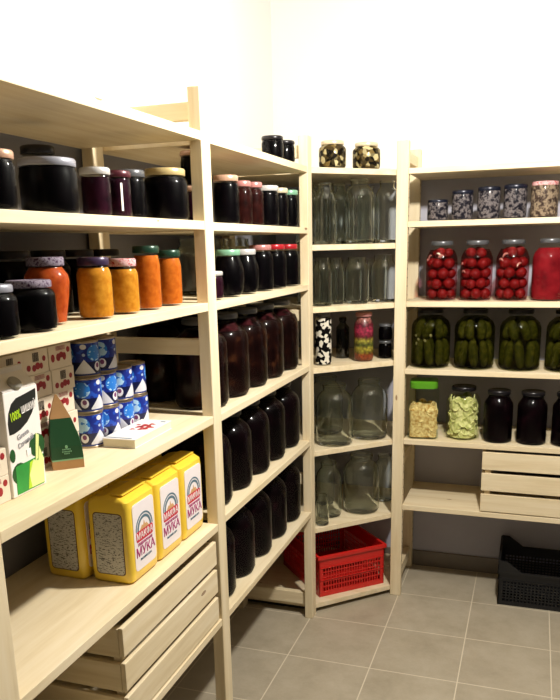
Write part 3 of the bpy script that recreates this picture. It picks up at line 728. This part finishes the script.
# condensed milk cans
def can_mat():
    k = NT('blue_and_white_can_label'); v = k.coord(); X = k.xyz(v)
    ang = k.math('DIVIDE', k.math('ARCTAN2', X[1], X[0]), 2*PI)
    u = k.math('FRACT', k.math('ADD', k.math('MULTIPLY', ang, 3.0), 9.0)); hz = k.math('DIVIDE', X[2], .077)
    nz = k.noise(k.scale(v, (1, 1, 1), False), 60, 2)
    c = k.mix(k.math('GREATER_THAN', nz, .5), c4(rgb(22, 42, 136)), c4(rgb(34, 78, 184)))
    c = k.mix(k.math('LESS_THAN', hz, .42), c, c4(rgb(10, 18, 66)))
    def ell(cu, cz, ru, rz_):
        a = k.math('DIVIDE', k.math('SUBTRACT', u, cu), ru); b = k.math('DIVIDE', k.math('SUBTRACT', hz, cz), rz_)
        return k.math('LESS_THAN', k.math('ADD', k.math('MULTIPLY', a, a), k.math('MULTIPLY', b, b)), 1.0)
    sky = k.mix(k.math('GREATER_THAN', nz, .52), c4(rgb(40, 120, 210)), c4(rgb(176, 216, 244)))
    c = k.mix(ell(.72, .66, .28, .22), c, sky)
    c = k.mix(ell(.80, .28, .13, .13), c, c4(rgb(232, 232, 240))); c = k.mix(ell(.80, .31, .07, .07), c, c4(rgb(120, 60, 110)))
    tri = k.math('LESS_THAN', k.math('ADD', k.math('MULTIPLY', k.math('ABSOLUTE', k.math('SUBTRACT', u, .33)), 1.1), k.math('SUBTRACT', hz, .1)), .40)
    c = k.mix(tri, c, c4(rgb(222, 224, 234)))
    c = k.mix(ell(.33, .84, .10, .07), c, c4(rgb(214, 216, 224))); c = k.mix(ell(.33, .62, .05, .04), c, c4(rgb(170, 190, 220)))
    c = k.mix(k.math('LESS_THAN', hz, .10), c, c4(rgb(20, 50, 130)))
    k.bsdf(c, .35, coat=.2); return k.m
CANM = can_mat(); TIN = plain('tin_plate', rgb(176, 160, 138), .3, .8)
def make_can(label, x, y, z, rz):
    t = thing('milk_can', label, 'can', (x, y, z), rz, 'blue condensed milk cans')
    R = .0322
    bm = bmesh.new(); lathe(bm, [(R-.0005, .004), (R, .006), (R, .070), (R-.0005, .072)], 32); obj('printed_label', bm, CANM, t, True)
    bm = bmesh.new(); lathe(bm, [(R-.004, .0012), (R+.0001, 0), (R+.0003, .003), (R-.001, .0045), (R-.001, .0715), (R+.0003, .073), (R+.0003, .0755), (R-.0012, .0765), (R-.003, .0745), (.004, .0742)], 32); obj('tin_body', bm, TIN, t, True)
    return t
CX = -.154
for L in range(3):
    n = 4 if L < 2 else 2
    for q in range(n):
        make_can('blue and white condensed milk can, %s layer of the stack, %s from the left' % (['bottom', 'middle', 'top'][L], ORD[q]), CX + .002*((q+L) % 2), -.3230+q*.0662+(.004 if L == 2 else 0), z+L*.0770, [2.1, .15, 1.3, 2.4][(q+L) % 4]-.9)
# booklet box
t = thing('white_booklet', 'thick white booklet with red floral picture lying in front of the blue cans', 'booklet', (-.038, -.330, z), .035)
bx('page_block', (-.077, -.001, .001, .184, .0015, .018), plain('paper_edges', rgb(222, 214, 190), .7), t)
bx('cover', (-.078, 0, 0, .185, .018, .0198), CARD, t, .0004); bx('cover', (-.078, 0, 0, .185, 0, .0015), CARD, t, .0004)
fl = []
for (a, b, s_) in [(-.030, .095, .011), (-.046, .110, .009), (-.022, .112, .010), (-.038, .125, .012), (-.052, .088, .006), (-.028, .140, .007), (-.058, .130, .005)]:
    fl.append([(a+s_*(1+.3*math.cos(3*q*.5236))*math.cos(q*.5236), b+s_*(1+.3*math.cos(3*q*.5236))*math.sin(q*.5236)) for q in range(12)])
decal('flower_picture', fl, plain('flower_red_print', rgb(176, 60, 50), .5, var=.4, sc=120), t, .0194, .0201, 'z')
decal('title_line', [[(-.076, .008), (-.012, .006), (-.012, .011), (-.076, .013)], [(-.02, .165), (-.008, .165), (-.008, .172), (-.02, .172)]], BLU, t, .0194, .0201, 'z')

# ------------------------------------------------------------------ baskets
def lattice_wall(bm, L, H, th, z0, z1, nx, nz, bar=.004, solid=()):
    """wall in the plane y=0..th, x from 0..L; pierced between z0 and z1"""
    box(bm, 0, L, 0, th, 0, z0); box(bm, 0, L, 0, th, z1, H)
    box(bm, 0, .018, 0, th, z0, z1); box(bm, L-.018, L, 0, th, z0, z1)
    for i in range(1, nx):
        x = .018+(L-.036)*i/nx; box(bm, x-bar/2, x+bar/2, .0005, th-.0005, z0, z1)
    for i in range(1, nz):
        zz = z0+(z1-z0)*i/nz; box(bm, .018, L-.018, .0008, th-.0008, zz-bar/2, zz+bar/2)
def place(bm_src, M):
    bm_src.transform(M); return bm_src
RP = plain('red_plastic', rgb(200, 28, 24), .35, coat=.2, var=.06)
t = thing('plastic_basket', 'red plastic basket with pierced sides on the lowest corner shelf', 'basket', (-.002, .966, .0412), math.radians(42.3))
BW, BD, BH = .302, .36, .165
walls = [((0, 0, 0), 0, BW), ((BW, BD, 0), PI, BW), ((BW, 0, 0), PI/2, BD), ((0, BD, 0), -PI/2, BD)]
for (l, a, LL) in walls:
    bm = bmesh.new(); lattice_wall(bm, LL, BH, .004, .022, .125, 22 if LL < .33 else 26, 5, .0042)
    bm.transform(Matrix.Translation(l) @ Matrix.Rotation(a, 4, 'Z')); obj('side_wall', bm, RP, t)
bx('bottom', (.004, BW-.004, .004, BD-.004, .001, .005), RP, t)
bm = bmesh.new()
for (x0, x1, y0, y1) in ((-.009, BW+.009, -.009, .004), (-.009, BW+.009, BD-.004, BD+.009), (-.009, .004, .004, BD-.004), (BW-.004, BW+.009, .004, BD-.004)):
    box(bm, x0, x1, y0, y1, BH-.004, BH+.013)
obj('rim', bm, RP, t, bev=.003)
bm = bmesh.new(); box(bm, .004, BW-.004, -.003, .0, .070, .074); box(bm, .004, BW-.004, -.003, .0, .122, .126); obj('rib', bm, RP, t)
BPM = plain('black_plastic', rgb(9, 9, 12), .6, var=.2)
t = thing('plastic_crate', 'black plastic lattice crate on the floor under the back shelves', 'crate', (.683, 1.190, .0005), 0)
BW, BD, BH = .50, .275, .147
for (l, a, LL) in [((0, 0, 0), 0, BW), ((BW, BD, 0), PI, BW), ((BW, 0, 0), PI/2, BD), ((0, BD, 0), -PI/2, BD)]:
    bm = bmesh.new(); lattice_wall(bm, LL, BH, .004, .018, .105, 34 if LL == BW else 18, 7, .0045)
    box(bm, 0, LL, -.003, 0, .108, .113); box(bm, 0, LL, -.005, 0, BH-.012, BH)
    bm.transform(Matrix.Translation(l) @ Matrix.Rotation(a, 4, 'Z')); obj('side_wall', bm, BPM, t)
for x0 in (0, BW):
    for s in (0, 1):
        yy = -.004 if s == 0 else BD-.004
        bm = bmesh.new(); sgn = 1 if x0 == 0 else -1
        prism(bm, [(x0, BH), (x0+sgn*.088, BH), (x0+sgn*.03, BH+.042), (x0, BH+.044)], 'y', yy, yy+.008); obj('corner_lug', bm, BPM, t)
    bm = bmesh.new(); box(bm, x0-.004, x0+.004, .004, BD-.004, BH+.030, BH+.044); obj('handle_bar', bm, BPM, t, bev=.001)
bx('bottom', (.004, BW-.004, .004, BD-.004, .001, .006), BPM, t)
